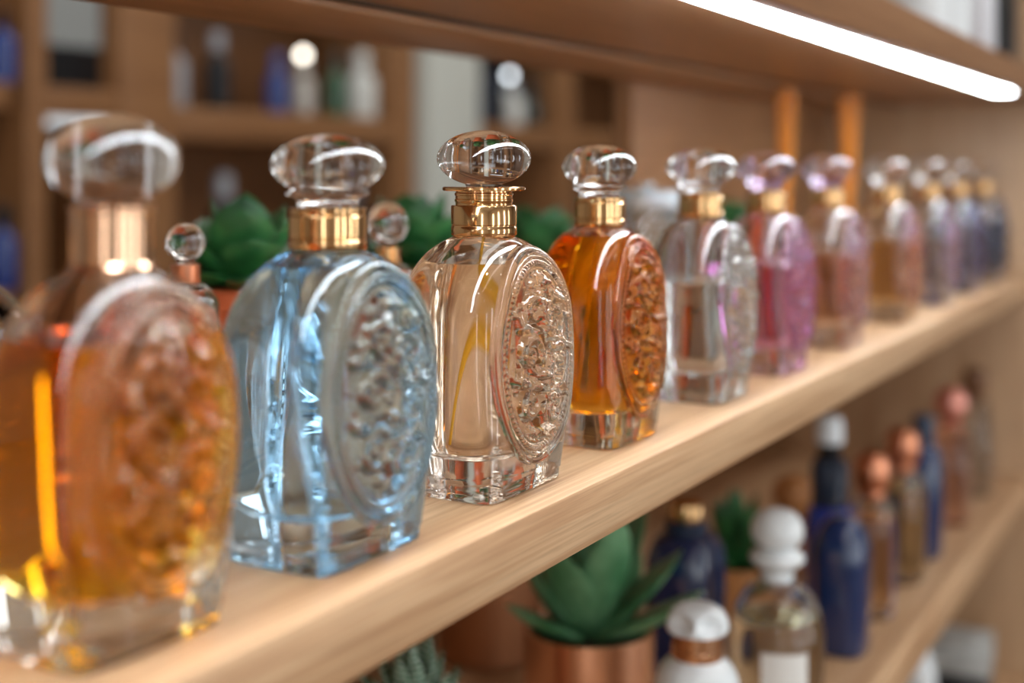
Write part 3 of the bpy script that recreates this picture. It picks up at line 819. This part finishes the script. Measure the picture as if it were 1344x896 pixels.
def far_bottle(label, y, z, r, h, m, capm, x=FX - .07, neck=.4, glint_mat=None, kind='bottle'):
    t = thing('shop_bottle', label, kind, (x, y, z + .0005), 0, 'bottles on the background wall shelves')
    cyl(t, 'body', m, [(0, 0), (r * .95, 0), (r, .004), (r, h * .5), (r * .93, h * .6), (r * .6, h * .68), (r * neck, h * .72), (r * neck, h * .76), (0, h * .761)], 32)
    cyl(t, 'cap', capm, [(0, h * .762), (r * .5, h * .762), (r * .55, h * .78), (r * .55, h * .95), (r * .4, h), (0, h)], 24)
    if glint_mat:  # added glowing ball that imitates a glint reflected by the bottle
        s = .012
        cyl(t, 'glint_ball', glint_mat, [(r_, h + .001 + s + z_) for r_, z_ in superquad(s, s, 2, 0, 12)], 16)
    return t
DARKG = pbr('dark_green_glass', (.01, .02, .015, 1), .1, coat=1)
GREENB = pbr('green_bottle', (.03, .12, .06, 1), .15, coat=1)
BLUEB = pbr('blue_bottle', (.02, .06, .3, 1), .12, coat=1)
WHITEB = pbr('white_bottle', (.78, .82, .80, 1), .3)
GREYB = pbr('grey_bottle', (.42, .46, .52, 1), .3)
PALEB = pbr('pale_silver', (.62, .60, .55, 1), .2, .3)
S1, S2, S3 = 1.465, 1.07, 1.49
far_bottle('grey white bottle with a black top, first in the upper background niche', 2.075, S1, .034, .17, GREYB, BLACKPLA)
far_bottle('black bottle with a grey cap second in the upper background niche', 2.22, S1, .030, .18, BLACKPLA, GREYB)
far_bottle('deep blue bottle in the middle of the upper background niche', 2.43, S1, .028, .15, BLUEB, BLUEB)
far_bottle('pale silvery bottle below the bright glint in the upper background niche', 2.53, S1, .030, .14, PALEB, PALEB, glint_mat=GLINTWARM)
far_bottle('green bottle beside the white one in the upper background niche', 2.665, S1, .028, .17, GREENB, DARKG)
far_bottle('white bottle last in the upper background niche beside the post', 2.775, S1, .040, .18, WHITEB, WHITEB)
far_bottle('royal blue bottle at the far left edge on the upper background shelf', 1.602, S3, .026, .14, BLUEB, pbr('brown_top', lin(70, 40, 24), .4), x=FX - .032)
far_bottle('blue bottle at the far left edge on the lower background shelf', 1.602, 1.10, .027, .16, BLUEB, BLACKPLA, x=FX - .032)
far_bottle('dark bottle with a grey shoulder in the lower background niche above the plant', 2.24, S2, .038, .25, BLACKPLA, GREYB)
far_bottle('dark bottle beside the blue glass stopper in the lower background niche', 2.74, S2, .036, .25, BLACKPLA, GREYB)
far_bottle('pale white bottle standing behind the second jade plant', 2.62, S2, .055, .20, WHITEB, WHITEB)
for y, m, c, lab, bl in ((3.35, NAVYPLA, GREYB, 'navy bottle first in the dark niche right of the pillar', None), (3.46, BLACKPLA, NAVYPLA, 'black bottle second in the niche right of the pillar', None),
                         (3.57, WHITEB, GREYB, 'white bottle under a bright glint right of the pillar', GLINTCOOL), (3.70, DARKG, BLACKPLA, 'dark green bottle last in the niche right of the pillar', None)):
    far_bottle(lab, y, 1.47, .045, .16 if bl is None else .15, m, c, glint_mat=bl)
bk = thing('dark_panel', 'dark panel at the back of the niche right of the pillar', 'panel', (FX - .2, 3.535, 1.4705))
obj('board', bx(-.006, .006, -.255, .255, 0, .24), BLACKPLA, bk, smooth=False)

# ------------------------------------------------------------------ light
def area(name, loc, rot, sx, sy, power, col):
    l = bpy.data.lights.new(name, 'AREA'); l.shape = 'RECTANGLE'; l.size = sx; l.size_y = sy; l.energy = power; l.color = col
    o = bpy.data.objects.new(name, l); C.objects.link(o); o.location = loc; o.rotation_euler = rot
    return o
area('aisle_fill_light', (.75, .4, 2.72), (0, 0, 0), .14, 2.2, 4.5, (1, .97, .93))  # added ceiling fill, kept narrow for streak highlights in the glass
area('aisle_fill_light', (.75, 3.2, 2.72), (0, 0, 0), .14, 2.2, 4, (1, .97, .93))
area('shop_fill_light', (-1.25, 1.4, 2.72), (0, 0, 0), .4, 1.4, 8, (1, .95, .89))  # added soft ceiling fill over the background shelves
area('shop_fill_light', (-1.25, 3.6, 2.72), (0, 0, 0), .4, 1.4, 8, (1, .95, .89))
for y in (-.9, .15, 1.3, 2.6):          # unseen tall strips added for cool highlights and fill on the bottles
    area('highlight_strip_light', (2.46, y, 1.25), (0, math.radians(90), 0), 1.9, .20, 10, (.88, .95, 1))
area('highlight_strip_light', (-.55, -2.06, 1.25), (math.radians(90), 0, 0), .16, 1.9, 8, (.88, .95, 1))  # strips added behind the camera for highlights on the side faces
area('highlight_strip_light', (.9, -2.06, 1.25), (math.radians(90), 0, 0), .16, 1.9, 8, (.88, .95, 1))
k = 0
for x in (.35, 1.5):
    for y in (-1.0, .1, 1.2, 2.4, 3.6):
        t = thing('downlight', 'round recessed ceiling downlight', 'ceiling light', (x, y, 2.7495), 0, 'recessed ceiling downlights')
        o = obj('ring', lathe(bmesh.new(), [(.048, -.004), (.060, -.004), (.062, 0), (.048, 0)], 32, cap0=False, cap1=False), WHITECER, t)
        obj('lamp', lathe(bmesh.new(), [(0, -.003), (.046, -.003), (.046, -.001), (0, -.001)], 32), DOWN, t)

w = bpy.data.worlds.new('world'); bpy.context.scene.world = w; w.use_nodes = True
w.node_tree.nodes['Background'].inputs[0].default_value = (1, .98, .96, 1)
w.node_tree.nodes['Background'].inputs[1].default_value = .11

sc = bpy.context.scene
sc.view_settings.view_transform = 'Standard'
sc.view_settings.look = 'None'
sc.view_settings.exposure = .16
cy = sc.cycles
cy.max_bounces = 28; cy.transmission_bounces = 28; cy.glossy_bounces = 10; cy.diffuse_bounces = 4; cy.transparent_max_bounces = 8
cy.caustics_reflective = True; cy.caustics_refractive = True; cy.blur_glossy = .4
cy.sample_clamp_indirect = 6; cy.sample_clamp_direct = 0
cy.use_denoising = True
try: cy.denoiser = 'OPENIMAGEDENOISE'
except Exception: pass
